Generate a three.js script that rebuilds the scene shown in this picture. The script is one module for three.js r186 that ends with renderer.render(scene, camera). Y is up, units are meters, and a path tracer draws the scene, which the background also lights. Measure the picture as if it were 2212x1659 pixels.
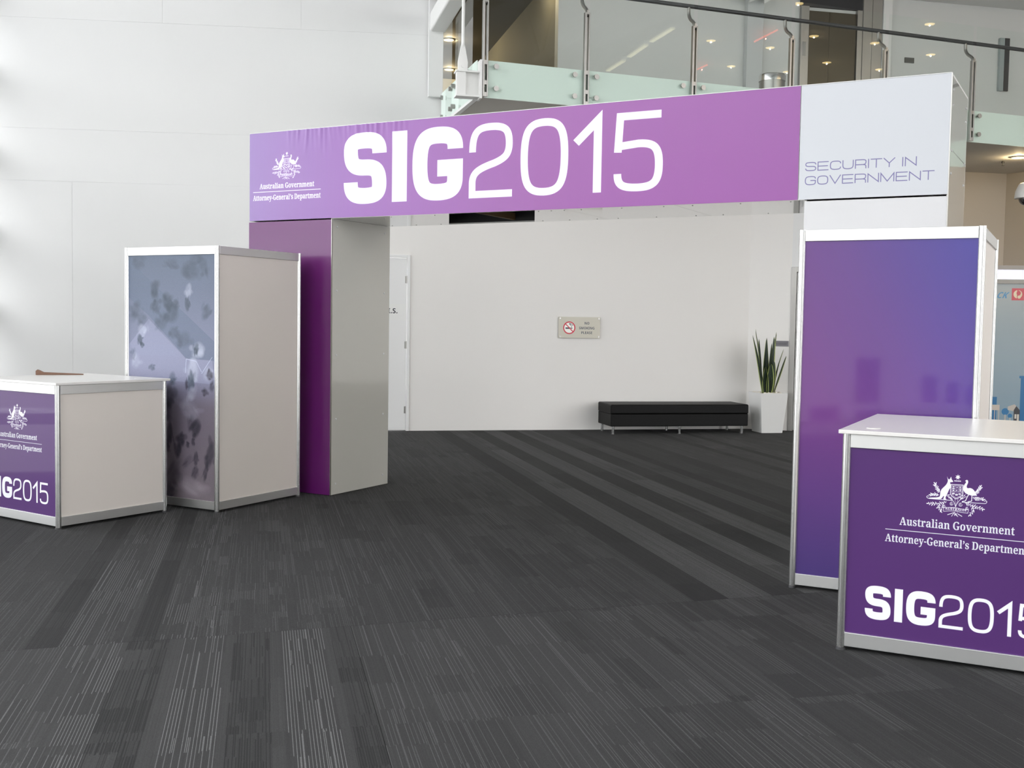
import * as THREE from 'three';
import { RoundedBoxGeometry } from 'three/addons/geometries/RoundedBoxGeometry.js';
import { RectAreaLightUniformsLib } from 'three/addons/lights/RectAreaLightUniformsLib.js';
import { mergeGeometries } from 'three/addons/utils/BufferGeometryUtils.js';

// ---------------------------------------------------------------- camera, sky, exposure
const scene = new THREE.Scene();
const EYE = 1.5615, YAW = 0.2231, PITCH = 0.0554, ROLL = 0.0159;
const camera = new THREE.PerspectiveCamera(THREE.MathUtils.radToDeg(2 * Math.atan(829.5 / 2387.3)), 2212 / 1659, 0.1, 300);
camera.position.set(0, EYE, 0);
camera.rotation.order = 'YXZ';
camera.rotation.set(-PITCH, -YAW, ROLL);
scene.add(camera);
scene.background = new THREE.Color(0.985, 0.975, 0.985);          // bright overcast sky outside the glazed walls
scene.backgroundIntensity = 5.0;
const renderer = new THREE.WebGLRenderer({ antialias: true });
renderer.toneMapping = THREE.LinearToneMapping;
renderer.toneMappingExposure = 1.28;
RectAreaLightUniformsLib.init();
renderer.shadowMap.enabled = true;
renderer.shadowMap.type = THREE.PCFSoftShadowMap;

// ---------------------------------------------------------------- helpers
const used = new Map();
function numbered(name) { const n = used.get(name) ?? 0; used.set(name, n + 1); return n ? name + '_' + String(n).padStart(3, '0') : name; }
function rng(seed) { return () => { seed = (seed + 0x6d2b79f5) | 0; let t = Math.imul(seed ^ (seed >>> 15), 1 | seed); t = (t + Math.imul(t ^ (t >>> 7), 61 | t)) ^ t; return ((t ^ (t >>> 14)) >>> 0) / 4294967296; }; }
const lin = (r, g, b) => new THREE.Color().setRGB(r, g, b);
const srgb = (r, g, b) => new THREE.Color().setRGB(r / 255, g / 255, b / 255, THREE.SRGBColorSpace);
function thing(name, label, category, [x, y, z] = [0, 0, 0], turn = 0, group) {
  const o = new THREE.Group(); o.name = numbered(name); scene.add(o);
  o.position.set(x, y, z); o.rotation.y = turn; o.userData = { label, category };
  if (group) o.userData.group = group;
  return o;
}
function structure(name, [x, y, z] = [0, 0, 0], turn = 0) {
  const o = new THREE.Group(); o.name = numbered(name); scene.add(o);
  o.position.set(x, y, z); o.rotation.y = turn; o.userData = { kind: 'structure' };
  return o;
}
function obj(name, geometry, material, parent = scene) {
  const g = Array.isArray(geometry) ? mergeGeometries(geometry.map((k) => (k.index ? k.toNonIndexed() : k))) : geometry;
  const m = new THREE.Mesh(g, material); m.name = parent === scene ? numbered(name) : name;
  m.castShadow = m.receiveShadow = true; parent.add(m);
  return m;
}
function struct(name, geometry, material) { const m = obj(name, geometry, material); m.userData.kind = 'structure'; return m; }
function tag(o, label, category, group) { o.userData.label = label; o.userData.category = category; if (group) o.userData.group = group; return o; }
// box given by its min and max corners; r rounds its edges
function box(x0, x1, y0, y1, z0, z1, r = 0) {
  const w = x1 - x0, h = y1 - y0, d = z1 - z0;
  const g = r ? new RoundedBoxGeometry(w, h, d, 2, r) : new THREE.BoxGeometry(w, h, d);
  return g.translate((x0 + x1) / 2, (y0 + y1) / 2, (z0 + z1) / 2);
}
function cyl(r0, r1, h, x, y, z, n = 24) { return new THREE.CylinderGeometry(r1, r0, h, n).translate(x, y + h / 2, z); }
// prism standing on a floor polygon [[x, z], ...], from y0 to y1
function prism(points, y0, y1) {
  const s = new THREE.Shape(points.map(([x, z]) => new THREE.Vector2(x, -z)));
  return new THREE.ExtrudeGeometry(s, { depth: y1 - y0, bevelEnabled: false }).rotateX(-Math.PI / 2).translate(0, y0, 0);
}
function canvas(w, h) { const c = document.createElement('canvas'); c.width = w; c.height = h; return [c, c.getContext('2d')]; }
function tex(c) { const t = new THREE.CanvasTexture(c); t.colorSpace = THREE.SRGBColorSpace; t.anisotropy = 8; return t; }
const std = (o) => new THREE.MeshStandardMaterial(o);
const phys = (o) => new THREE.MeshPhysicalMaterial(o);

// ---------------------------------------------------------------- materials
function grainTexture(seed, lo, hi, size = 256, streak = 0) {
  const r = rng(seed), d = new Uint8Array(size * size * 4), a = new Float32Array(size * size);
  for (let i = 0; i < a.length; i++) a[i] = r();
  for (let y = 0; y < size; y++) for (let x = 0; x < size; x++) {
    let v = 0, n = 0;
    for (let k = -2 - streak; k <= 2 + streak; k++) { v += a[y * size + ((x + k + size) % size)]; n++; }
    v = (v / n - 0.5) * Math.sqrt(n) * 0.9 + 0.5;
    const c = Math.max(0, Math.min(255, lo + (hi - lo) * v)), i = (y * size + x) * 4;
    d[i] = d[i + 1] = d[i + 2] = c; d[i + 3] = 255;
  }
  const t = new THREE.DataTexture(d, size, size); t.magFilter = THREE.LinearFilter; t.minFilter = THREE.LinearMipmapLinearFilter; t.generateMipmaps = true;
  t.wrapS = t.wrapT = THREE.RepeatWrapping; t.needsUpdate = true;
  return t;
}
const paintBump = grainTexture(5, 90, 165); paintBump.repeat.set(3, 3);
const brushed = grainTexture(9, 70, 120, 256, 14);
const M = {
  wall: std({ color: lin(0.80, 0.80, 0.79), roughness: 0.7, bumpMap: paintBump, bumpScale: 0.0004 }),
  wallWarm: std({ color: lin(0.84, 0.82, 0.79), roughness: 0.7, bumpMap: paintBump, bumpScale: 0.0004 }),
  ceiling: std({ color: lin(0.78, 0.78, 0.77), roughness: 0.85 }),
  soffit: std({ color: lin(0.64, 0.61, 0.56), roughness: 0.8 }),
  beige: std({ color: lin(0.53, 0.47, 0.39), roughness: 0.7 }),
  upper: std({ color: lin(0.72, 0.73, 0.71), roughness: 0.65 }),
  whiteSteel: std({ color: lin(0.84, 0.84, 0.82), roughness: 0.4 }),
  alu: std({ color: lin(0.76, 0.76, 0.75), metalness: 1, roughness: 0.4 }),
  post: std({ color: lin(0.82, 0.82, 0.81), metalness: 1, roughness: 0.26 }),
  steel: std({ color: lin(0.40, 0.39, 0.37), metalness: 1, roughness: 0.34 }),
  chrome: std({ color: lin(0.75, 0.75, 0.75), metalness: 1, roughness: 0.16 }),
  darkRail: std({ color: lin(0.06, 0.06, 0.065), metalness: 0.4, roughness: 0.4 }),
  melamine: phys({ color: lin(0.76, 0.705, 0.65), roughness: 0.42 }),
  counter: phys({ color: lin(0.80, 0.78, 0.75), roughness: 0.3 }),
  white: phys({ color: lin(0.66, 0.66, 0.67), roughness: 0.4 }),
  lining: phys({ color: lin(0.60, 0.59, 0.54), roughness: 0.1, clearcoat: 1, clearcoatRoughness: 0.03 }),
  brownBar: std({ color: lin(0.2, 0.13, 0.06), roughness: 0.7 }),
  dark: std({ color: lin(0.03, 0.03, 0.033), roughness: 0.6 }),
  leather: phys({ color: lin(0.003, 0.003, 0.003), roughness: 0.5, specularIntensity: 0.35 }),
  glass: phys({ color: lin(0.95, 0.985, 0.965), side: THREE.DoubleSide, transmission: 1, roughness: 0, thickness: 0, ior: 1.52 }),
  clear: phys({ color: lin(0.97, 0.98, 0.98), transmission: 1, roughness: 0, thickness: 0, ior: 1.5 }),
  tinted: phys({ color: lin(0.70, 0.72, 0.73), transmission: 1, roughness: 0, thickness: 0, ior: 1.5 }),  // tint put in to weaken daylight from the left glazing
  mint: std({ color: lin(0.78, 0.88, 0.82), roughness: 0.5 }),
  pot: phys({ color: lin(0.80, 0.80, 0.78), roughness: 0.28, clearcoat: 0.4 }),
  pebble: std({ color: lin(0.78, 0.74, 0.66), roughness: 0.8 }),
  bronze: std({ color: lin(0.10, 0.085, 0.06), metalness: 0.7, roughness: 0.3 }),
  brown: std({ color: lin(0.22, 0.12, 0.08), roughness: 0.55 }),
  doorPaint: std({ color: lin(0.82, 0.82, 0.81), roughness: 0.45 }),
  mullion: std({ color: lin(0.70, 0.71, 0.72), roughness: 0.45 }),
};

// ---------------------------------------------------------------- carpet
const YARN = 0.0032;
function carpetTexture(seed, W, H, perYarn, metresV, bands, x0, tone) {
  const r = rng(seed), data = new Uint8Array(W * H * 4), yarns = W / perYarn, rows = H / metresV, val = new Float32Array(W * H);
  // base tone, line tone, a line every n yarns, share of those yarns that show it
  const styles = {
    plain: [62, 62, 0, 0], mid: [60, 86, 4, 0.5], fine: [57, 84, 3, 0.6], bright: [68, 98, 3, 0.75], light: [56, 122, 4, 0.85], sparse: [56, 112, 8, 0.8], wide: [60, 92, 6, 0.7],
    darkline: [55, 27, 4, 0.85], darkfew: [54, 29, 9, 0.8], deep: [42, 26, 3, 0.8], far: [42, 52, 3, 0.5], shade: [33, 25, 3, 0.7], pale: [76, 94, 2, 0.6], streak: [56, 90, 5, 0.55], dim: [46, 70, 5, 0.5], blank: [48, 48, 0, 0],
  };
  let c = 0;
  while (c < yarns) {
    const x = x0 + c * YARN + 1e-6, band = bands.find((b) => x >= b[0] && x < b[1]) ?? [x, 1e3, ['streak', 'mid'], 50, 0.6];
    let n = Math.ceil((band[1] - x) / YARN);
    if (band[3]) n = Math.min(n, Math.round(band[3] * (0.4 + r() * 1.2)));
    n = Math.max(2, Math.min(n, yarns - c));
    const cells = []; let y = -r() * band[4] * rows;
    while (y < H) { const len = band[4] * (0.35 + r() * r() * 1.9) * rows; cells.push([y, y + len, styles[band[2][Math.floor(r() * band[2].length)]], (r() - 0.5) * 6]); y += len; }
    const phase = Math.floor(r() * 8);
    for (let i = 0; i < n; i++) {
      let v = null, at = Math.max(0, cells[0][0]);
      for (const [, ye, st, shift] of cells) {
        if (v === null || r() > 0.26) { const on = st[2] && (i + phase) % st[2] === 0 && r() < st[3], stray = st[2] && !on && r() < 0.025; v = (on || stray ? st[1] : st[0]) + shift + (r() - 0.5) * 6; }
        const end = Math.max(at, Math.min(H, Math.round(ye + (r() - 0.5) * 0.03 * rows)));
        for (let p = 0; p < perYarn; p++) { const px = (c + i) * perYarn + p, k = perYarn > 1 && p === perYarn - 1 ? 0.9 : 1; for (let yy = Math.floor(at); yy < end; yy++) val[yy * W + px] = v * k; }
        at = end;
      }
    }
    c += n;
  }
  for (let i = 0; i < W * H; i++) {
    const v = Math.min(250, Math.max(10, (val[i] || 56) * tone * (0.84 + r() * 0.32)));
    data[i * 4] = data[i * 4 + 1] = data[i * 4 + 2] = v; data[i * 4 + 3] = 255;
  }
  const t = new THREE.DataTexture(data, W, H); t.colorSpace = THREE.SRGBColorSpace; t.magFilter = THREE.LinearFilter;
  t.minFilter = THREE.LinearMipmapLinearFilter; t.generateMipmaps = true; t.wrapS = t.wrapT = THREE.RepeatWrapping; t.needsUpdate = true;
  return t;
}
const nearTex = carpetTexture(11, 2048, 2048, 2, 4.2, [
  [-2.8, -1.2, ['mid', 'bright', 'fine', 'plain', 'light'], 50, 0.4], [-1.2, -0.75, ['mid', 'bright', 'sparse', 'plain'], 40, 0.4],
  [-0.75, -0.62, ['light', 'mid', 'sparse'], 0, 0.4], [-0.62, -0.50, ['darkline', 'deep', 'plain'], 0, 0.25], [-0.50, -0.43, ['darkline', 'deep'], 0, 0.25], [-0.43, -0.36, ['plain'], 0, 0.5],
  [-0.36, -0.16, ['light', 'sparse', 'light'], 0, 0.4], [-0.16, -0.13, ['plain'], 0, 1], [-0.13, 0.04, ['darkline', 'darkfew', 'deep', 'darkline'], 24, 0.26],
  [0.04, 0.09, ['plain'], 0, 1], [0.09, 0.30, ['light', 'sparse', 'light'], 0, 0.42], [0.30, 0.335, ['plain'], 0, 1], [0.335, 0.46, ['darkline', 'darkfew', 'deep'], 0, 0.4],
], -2.8, 0.89);
const midTex = carpetTexture(17, 2048, 2048, 2, 4.2, [[0.45, 1.2, ['streak', 'wide', 'mid', 'streak'], 60, 0.5], [1.2, 2.2, ['streak', 'dim', 'streak', 'wide'], 50, 0.55], [2.2, 3.73, ['dim', 'streak', 'blank', 'fine', 'dim'], 50, 0.5]], 0.45, 0.87);
const farTex = carpetTexture(23, 2048, 2048, 1, 10.5, [
  [-1.60, -1.08, ['mid', 'fine', 'streak', 'plain'], 40, 0.35], [-1.08, -0.94, ['deep', 'darkline', 'deep'], 0, 0.5], [-0.94, -0.62, ['light', 'sparse', 'mid'], 40, 0.4], [-0.62, -0.50, ['deep', 'darkline', 'deep'], 0, 0.5],
  [-0.50, -0.2, ['light', 'bright', 'mid'], 26, 0.32], [-0.2, 0.45, ['bright', 'mid', 'fine', 'wide', 'plain'], 30, 0.3], [0.45, 2.40, ['mid', 'fine', 'dim', 'streak', 'streak'], 45, 0.5],
  [2.40, 2.62, ['shade', 'deep'], 0, 1.2], [2.62, 2.90, ['pale', 'pale', 'fine'], 40, 0.9], [2.90, 3.12, ['shade', 'far'], 0, 0.9], [3.12, 3.36, ['pale', 'pale', 'fine'], 40, 0.9],
  [3.36, 3.60, ['shade', 'far', 'shade'], 0, 0.9], [3.60, 3.84, ['pale', 'pale', 'fine'], 40, 0.9], [3.84, 4.08, ['shade', 'far'], 0, 0.9], [4.08, 4.30, ['fine', 'dim'], 0, 0.9], [4.30, 4.46, ['shade'], 0, 1], [4.46, 5.2, ['dim', 'far'], 50, 0.9],
], -1.6, 0.74);
const fibre = grainTexture(41, 0, 255); fibre.repeat.set(30, 30);
{
  const floor = structure('floor');
  const seam = (x) => -5.57 - 0.10 * x;
  const piece = (pts, map, x0, uPer, vPer) => {
    const g = prism(pts, -0.02, 0), p = g.attributes.position, uv = g.attributes.uv;
    for (let i = 0; i < p.count; i++) uv.setXY(i, (p.getX(i) - x0) / uPer, -p.getZ(i) / vPer);
    obj('carpet_piece', g, std({ map, roughness: 1, bumpMap: fibre, bumpScale: 0.001 }), floor);
  };
  const cut = 0.45, e = 0.002;
  piece([[-4.5, 8], [cut - e, 8], [cut - e, seam(cut) + e], [-4.5, seam(-4.5) + e]], nearTex, -2.8, 1024 * YARN, 4.2);
  piece([[cut, 8], [18, 8], [18, seam(18) + e], [cut, seam(cut) + e]], midTex, 0.45, 1024 * YARN, 4.2);
  piece([[-4.5, seam(-4.5)], [18, seam(18)], [18, -22], [-4.5, -22]], farTex, -1.6, 2048 * YARN, 10.5);
  struct('floor_base', box(-4.8, 18.3, -0.3, -0.021, -22, 8.3), M.dark);
}

// ---------------------------------------------------------------- the hall
const ZW = -15.63, XL = 0.9, TILT = 0.11;
{
  // back wall under the balcony, with the door opening
  const back = structure('wall_back');
  obj('wall_panel', box(2.045, 7.26, 0, 4.29, ZW - 0.2, ZW), M.wallWarm, back);
  obj('wall_panel', box(XL, 1.1, 0, 4.29, ZW - 0.2, ZW), M.wallWarm, back);
  obj('wall_panel', box(1.1, 2.045, 2.495, 4.29, ZW - 0.2, ZW), M.wallWarm, back);
  // bright panelled wall to the left, turned a little
  const left = structure('wall_left', [XL, 0, ZW], TILT * -1);
  const L = 5.45, gap = 0.0025, rows = [0, 3.37, 4.07, 5.53, 9.5];
  const E = 1.56, cols = [[-L, -3.43, 0], [-L, E], [-L, E], [-L, -2.24, -0.39, E]];
  for (let k = 0; k < 4; k++) for (let i = 0; i + 1 < cols[k].length; i++) obj('wall_panel', box(cols[k][i] + gap / 2, cols[k][i + 1] - gap / 2, rows[k] + gap / 2, rows[k + 1] - gap / 2, -0.0045, 0), M.wall, left);
  obj('wall_backing', [box(-L, 0, 0, 3.37, -0.23, -0.0046), box(-L, E, 3.37, 9.5, -0.23, -0.0046)], M.wall, left);
  // angled wall right of the bench, then the pier that returns into the alcove
  struct('wall_corner', prism([[7.22, -15.63], [7.742, -15.297], [7.742, -17.1], [7.22, -17.1]], 0, 4.29), M.wallWarm);
  const door2 = structure('door_2', [7.742, 0, -15.297], -0.568);
  obj('door_frame', [box(0.0, 0.075, 0, 2.46, -0.1, 0.012, 0.004), box(0.82, 0.895, 0, 2.46, -0.1, 0.012, 0.004), box(0.075, 0.82, 2.385, 2.46, -0.1, 0.012, 0.004)], M.steel, door2);
  obj('door_leaf', box(0.08, 0.815, 0.01, 2.38, -0.07, -0.03, 0.002), M.doorPaint, door2);
  obj('door_handle', [box(0.11, 0.135, 0.95, 1.55, 0.0, 0.02, 0.004), box(0.115, 0.13, 1.0, 1.02, -0.03, 0.0), box(0.115, 0.13, 1.48, 1.5, -0.03, 0)], M.chrome, door2);
  struct('wall_corner_head', box(0, 0.9, 2.461, 4.29, -0.2, 0).applyMatrix4(new THREE.Matrix4().makeRotationY(-0.568).setPosition(7.742, 0, -15.297)), M.wall);
  struct('wall_pier', prism([[8.50, -14.82], [8.65, -14.74], [8.65, -17.1], [8.50, -17.1]], 0, 4.29), M.wall);
  // alcove under the balcony at the far right
  struct('wall_alcove', box(7.5, 12.66, 0, 4.29, -17.25, -17.05), M.beige);
  struct('wall_alcove_side', prism([[12.64, -17.05], [13.6, -14.4], [13.8, -14.4], [12.84, -17.25]], 0, 4.29), M.beige);

  // door with lettering, mostly behind the gate
  const d1 = structure('door_1', [0, 0, ZW]);
  obj('door_frame', [box(1.06, 1.10, 0, 2.495, -0.15, 0.02, 0.004), box(2.003, 2.045, 0, 2.495, -0.15, 0.02, 0.004), box(1.10, 2.003, 2.452, 2.495, -0.15, 0.02, 0.004)], M.doorPaint, d1);
  const [c, x] = canvas(1024, 256);
  x.fillStyle = '#eeeeec'; x.fillRect(0, 0, 1024, 256); x.fillStyle = '#2b2d38'; x.font = 'bold 112px sans-serif'; x.textAlign = 'right';
  x.fillText('V.I.S.', 884, 150);
  obj('door_leaf', [box(1.105, 1.998, 0.012, 1.575, -0.05, -0.008), box(1.105, 1.998, 1.80, 2.447, -0.05, -0.008)], M.doorPaint, d1);
  obj('door_lettering', box(1.105, 1.998, 1.575, 1.80, -0.05, -0.008), std({ map: tex(c), roughness: 0.45, color: lin(0.97, 0.97, 0.96) }), d1);
  for (const y of [2.095, 1.172, 0.249]) obj('hinge', [cyl(0.011, 0.011, 0.103, 1.999, y, 0.004, 12), box(1.975, 2.02, y, y + 0.1, -0.01, -0.004)], M.steel, d1);

  // floor over the alcove, balcony slab with its soffit
  struct('ceiling_soffit', prism([[2.60, -13.30], [12.5, -14.66], [18, -15.4], [18, -27], [2.46, -27], [2.46, -15.6]], 4.285, 4.69), M.soffit);
  struct('floor_upper', prism([[2.60, -13.32], [12.5, -14.68], [18, -15.42], [18, -27], [2.46, -27], [2.46, -15.6]], 4.69, 4.72), M.upper);
  struct('ceiling_upper', box(4.64, 18, 7.25, 7.5, -27, -15.43), M.ceiling);
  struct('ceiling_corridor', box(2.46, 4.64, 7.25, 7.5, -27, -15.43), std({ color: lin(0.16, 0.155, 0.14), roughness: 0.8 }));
  // upper level walls
  struct('wall_upper', [box(4.64, 18, 4.72, 7.25, -17.7, -17.5)], M.upper);
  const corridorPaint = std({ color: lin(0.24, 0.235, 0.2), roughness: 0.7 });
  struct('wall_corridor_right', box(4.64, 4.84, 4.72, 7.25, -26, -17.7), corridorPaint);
  struct('wall_corridor_left', box(2.26, 2.46, 4.72, 7.25, -26, -15.84), M.upper);
  struct('wall_corridor_end', box(2.26, 4.84, 4.72, 7.25, -26.2, -26), M.upper);

  // main ceiling, the lower gallery ceiling at the right, outer walls
  struct('ceiling', box(-4.8, 9.5, 9.5, 9.75, -16.6, 8.3), M.ceiling);
  struct('ceiling_gallery', [box(9.5, 18.3, 7.5, 7.7, -15.4, 8.3), box(9.5, 9.7, 7.7, 9.75, -15.4, 8.3)], M.ceiling);
  struct('wall_right', [box(18, 18.3, 0, 7.5, -27, -3), box(18, 18.3, 0, 0.25, -3, 8.3), box(18, 18.3, 7.2, 7.5, -3, 8.3)], M.wall);
  const w3 = structure('window_3');  // unseen glazing added to light the right-facing panels
  for (const z of [-2.96, 0.7, 4.3, 7.96]) obj('mullion', box(18, 18.2, 0.25, 7.2, z - 0.04, z + 0.04), M.mullion, w3);
  for (const z of [-1.13, 2.5, 6.13]) obj('pane', new THREE.PlaneGeometry(3.56, 6.95).rotateY(Math.PI / 2).translate(18.1, 3.725, z), M.clear, w3);
  struct('wall_above_balcony', box(2.3, 18.3, 7.5, 9.75, -15.63, -15.43), M.wall);
  struct('wall_rear', [box(-4.8, 7, 0, 9.75, 8, 8.3), box(7, 18.3, 0, 0.25, 8, 8.3), box(17, 18.3, 0.25, 7.5, 8, 8.3)], M.wall);
  // glazed wall outside the frame at left; window behind is added for light
  const w1 = structure('window_1'), WX = -4.0;
  for (const z of [-16.3, -13.2, -10.1, -7, -1, 8]) obj('mullion', box(WX - 0.12, WX + 0.06, 0, 9.5, z - 0.04, z + 0.04), M.mullion, w1);
  for (let y = 0.62; y < 9.5; y += 1.06) obj('transom', box(WX - 0.2, WX + 0.42, y - 0.05, y + 0.05, -16.3, -7), M.mullion, w1);
  obj('head', box(WX - 0.12, WX + 0.06, 9.35, 9.5, -7, 8), M.mullion, w1);
  for (const [a, b] of [[-16.26, -13.24], [-13.16, -10.14], [-10.06, -7.04], [-6.96, -1.04], [-0.96, 7.96]]) obj('pane', new THREE.PlaneGeometry(b - a, 9.4).rotateY(Math.PI / 2).translate(WX - 0.1, 4.7, (a + b) / 2), M.tinted, w1);
  const w2 = structure('window_2');  // unseen rear-right glazing, added to light right-facing panels and the back wall
  for (let x = 7.1; x < 17.1; x += 1.98) obj('mullion', box(x - 0.04, x + 0.04, 0.25, 7.5, 7.95, 8.15), M.mullion, w2);
  for (const y of [0.3, 2.4, 4.5, 7.4]) obj('transom', box(7, 17, y - 0.04, y + 0.04, 7.95, 8.15), M.mullion, w2);
  for (let x = 7.1; x < 16; x += 1.98) obj('pane', new THREE.PlaneGeometry(1.9, 7.2).translate(x + 0.99, 3.9, 8.05), M.clear, w2);
  // street outside and the building mirrored in the glossy panels
  struct('ground_outside', [box(-60, -4.8, -1.6, -1.4, -50, 60), box(-4.8, 60, -1.6, -1.4, 8.3, 60), box(18.3, 60, -1.6, -1.4, -50, 8.3)], std({ color: lin(0.24, 0.24, 0.23), roughness: 0.95 }));
  const b = thing('building', 'pale rendered building with dark windows across the street, mirrored in the purple tower panel', 'building', [-20, -1.4, 0]);
  obj('wall', box(-6, 0, 0, 8.4, 2, 30), std({ color: lin(0.68, 0.67, 0.64), roughness: 0.9 }), b);
  obj('roof', box(-6.3, 0.35, 8.4, 8.8, 1.7, 30.3), std({ color: lin(0.16, 0.15, 0.15), roughness: 0.9 }), b);
  for (const [z0, z1, y0, y1] of [[14.05, 15.0, 0.55, 2.0], [12.3, 13.4, -0.8, 0.45], [14.1, 15.2, -0.8, 0.3], [16.85, 17.45, 0.2, 1.4], [17.9, 18.4, 0.1, 1.2], [18.8, 19.3, 0, 1.05], [9, 10, 0.6, 2], [6, 7, 0.6, 2], [22, 23, 0.6, 2], [25, 26, 0.6, 2]])
    obj('window', box(-0.1, 0.03, Math.max(0.02, y0 + 0.0), y1, z0, z1), M.dark, b);
}

// ---------------------------------------------------------------- lettering and crest
function traced(ctx, x, y, w, h, cmds) {        // y up; 'C' cuts a corner as a superellipse
  let px = 0, py = 0; ctx.beginPath();
  const X = (u) => x + u * w, Y = (v) => y - v * h, K = 0.78;
  for (const c of cmds) {
    if (c[0] === 'M') ctx.moveTo(X(c[1]), Y(c[2]));
    else if (c[0] === 'L') ctx.lineTo(X(c[1]), Y(c[2]));
    else if (c[0] === 'Z') { ctx.closePath(); continue; }
    else { const [, cx, cy, ex, ey] = c; ctx.bezierCurveTo(X(px + (cx - px) * K), Y(py + (cy - py) * K), X(ex + (cx - ex) * K), Y(ey + (cy - ey) * K), X(ex), Y(ey)); px = ex; py = ey; continue; }
    px = c[1]; py = c[2];
  }
  ctx.stroke();
}
function wide(ctx, ch, x, y, w, h, t) {          // square-round sans letter filling w x h over baseline y, stroke t
  const tx = t / 2 / w, ty = t / 2 / h, L = tx, R = 1 - tx, B = ty, T = 1 - ty, m = 0.5;
  ctx.lineWidth = t; ctx.lineCap = 'butt'; ctx.lineJoin = 'miter'; ctx.miterLimit = 4;
  const G = {
    S: [['M', R, 0.70], ['C', R, T, m, T], ['C', L, T, L, 0.745], ['C', L, 0.51, m, 0.51], ['C', R, 0.51, R, 0.27], ['C', R, B, m, B], ['C', L, B, L, 0.31]],
    I: [['M', m, 0], ['L', m, 1]],
    G: [['M', R, 0.69], ['C', R, T, m, T], ['C', L, T, L, m], ['C', L, B, m, B], ['C', R, B, R, 0.3], ['L', R, Math.min(0.55, 0.5 + ty) - ty + 0.0], ['L', 0.5, Math.min(0.55, 0.5 + ty) - ty]],
    O: [['M', m, T], ['C', R, T, R, m], ['C', R, B, m, B], ['C', L, B, L, m], ['C', L, T, m, T], ['Z']],
    C: [['M', R, 0.68], ['C', R, T, m, T], ['C', L, T, L, m], ['C', L, B, m, B], ['C', R, B, R, 0.32]],
    2: [['M', L, 0.62], ['C', L, T, m, T], ['C', R, T, R, 0.71], ['C', R, 0.53, 0.56, 0.455], ['C', L, 0.37, L, 0.2], ['L', L, B], ['L', 1, B]],
    1: [['M', 0.08, 0.655], ['L', 1 - tx, 1 - ty * 1.3], ['L', 1 - tx, 0]],
    5: [['M', 0.95, T], ['L', 0.04 + tx, T], ['L', L, 0.5], ['M', L, 0.575], ['L', 0.5, 0.60], ['C', R, 0.60, R, 0.32], ['C', R, B, m, B], ['C', L, B, L, 0.23]],
    E: [['M', 1, T], ['L', L, T], ['L', L, B], ['L', 1, B], ['M', L, m], ['L', 0.94, m]],
    U: [['M', L, 1], ['L', L, m], ['C', L, B, m, B], ['C', R, B, R, m], ['L', R, 1]],
    R: [['M', L, 0], ['L', L, T], ['L', 0.6, T], ['C', R, T, R, 0.74], ['C', R, 0.42, 0.6, 0.42], ['L', L, 0.42], ['M', 0.7, 0.42], ['C', R, 0.40, R, 0.2], ['L', R, 0]],
    T: [['M', 0, T], ['L', 1, T], ['M', m, T], ['L', m, 0]],
    Y: [['M', 0.01, 1], ['L', m, 0.44], ['L', 0.99, 1], ['M', m, 0.44], ['L', m, 0]],
    N: [['M', L, 0], ['L', L, 1 - ty * 1.2], ['L', R, ty * 1.2], ['L', R, 1]],
    V: [['M', 0.01, 1], ['L', m, ty * 1.5], ['L', 0.99, 1]],
    M: [['M', L, 0], ['L', L, 1 - ty * 1.5], ['L', m, 0.06], ['L', R, 1 - ty * 1.5], ['L', R, 0]],
  };
  traced(ctx, x, y, w, h, G[ch]);
}
// SIG2015 with its left edge at x, baseline y, cap height h (pixels)
function headline(ctx, x, y, h, sx = 1) {
  const k = h / 0.594, at = (s) => x + (s - 1.067) * k * sx;
  ctx.strokeStyle = '#f4f5fb';
  for (const [ch, a, b, t, lo, hi] of [['S', 1.067, 1.519, 0.137, -0.006, 0.606], ['I', 1.583, 1.722, 0.139, 0, 0.594], ['G', 1.783, 2.279, 0.137, -0.005, 0.602], ['2', 2.338, 2.742, 0.058, 0, 0.598], ['O', 2.815, 3.237, 0.060, -0.004, 0.6], ['1', 3.283, 3.521, 0.064, 0, 0.594], ['5', 3.623, 4.021, 0.058, -0.004, 0.592]])
    wide(ctx, ch, at(a), y - lo * k, (b - a) * k * sx, (hi - lo) * k, t * k);
}
function fitted(ctx, text, x0, x1, y, cap) {     // text squeezed between x0 and x1 with capitals `cap` tall
  ctx.save(); ctx.font = 'bold 100px serif'; ctx.textAlign = 'left'; ctx.textBaseline = 'alphabetic';
  const w = ctx.measureText(text).width;
  ctx.translate(x0, y); ctx.scale((x1 - x0) / w, cap / 71.5); ctx.fillText(text, 0, 0); ctx.restore();
}
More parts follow.
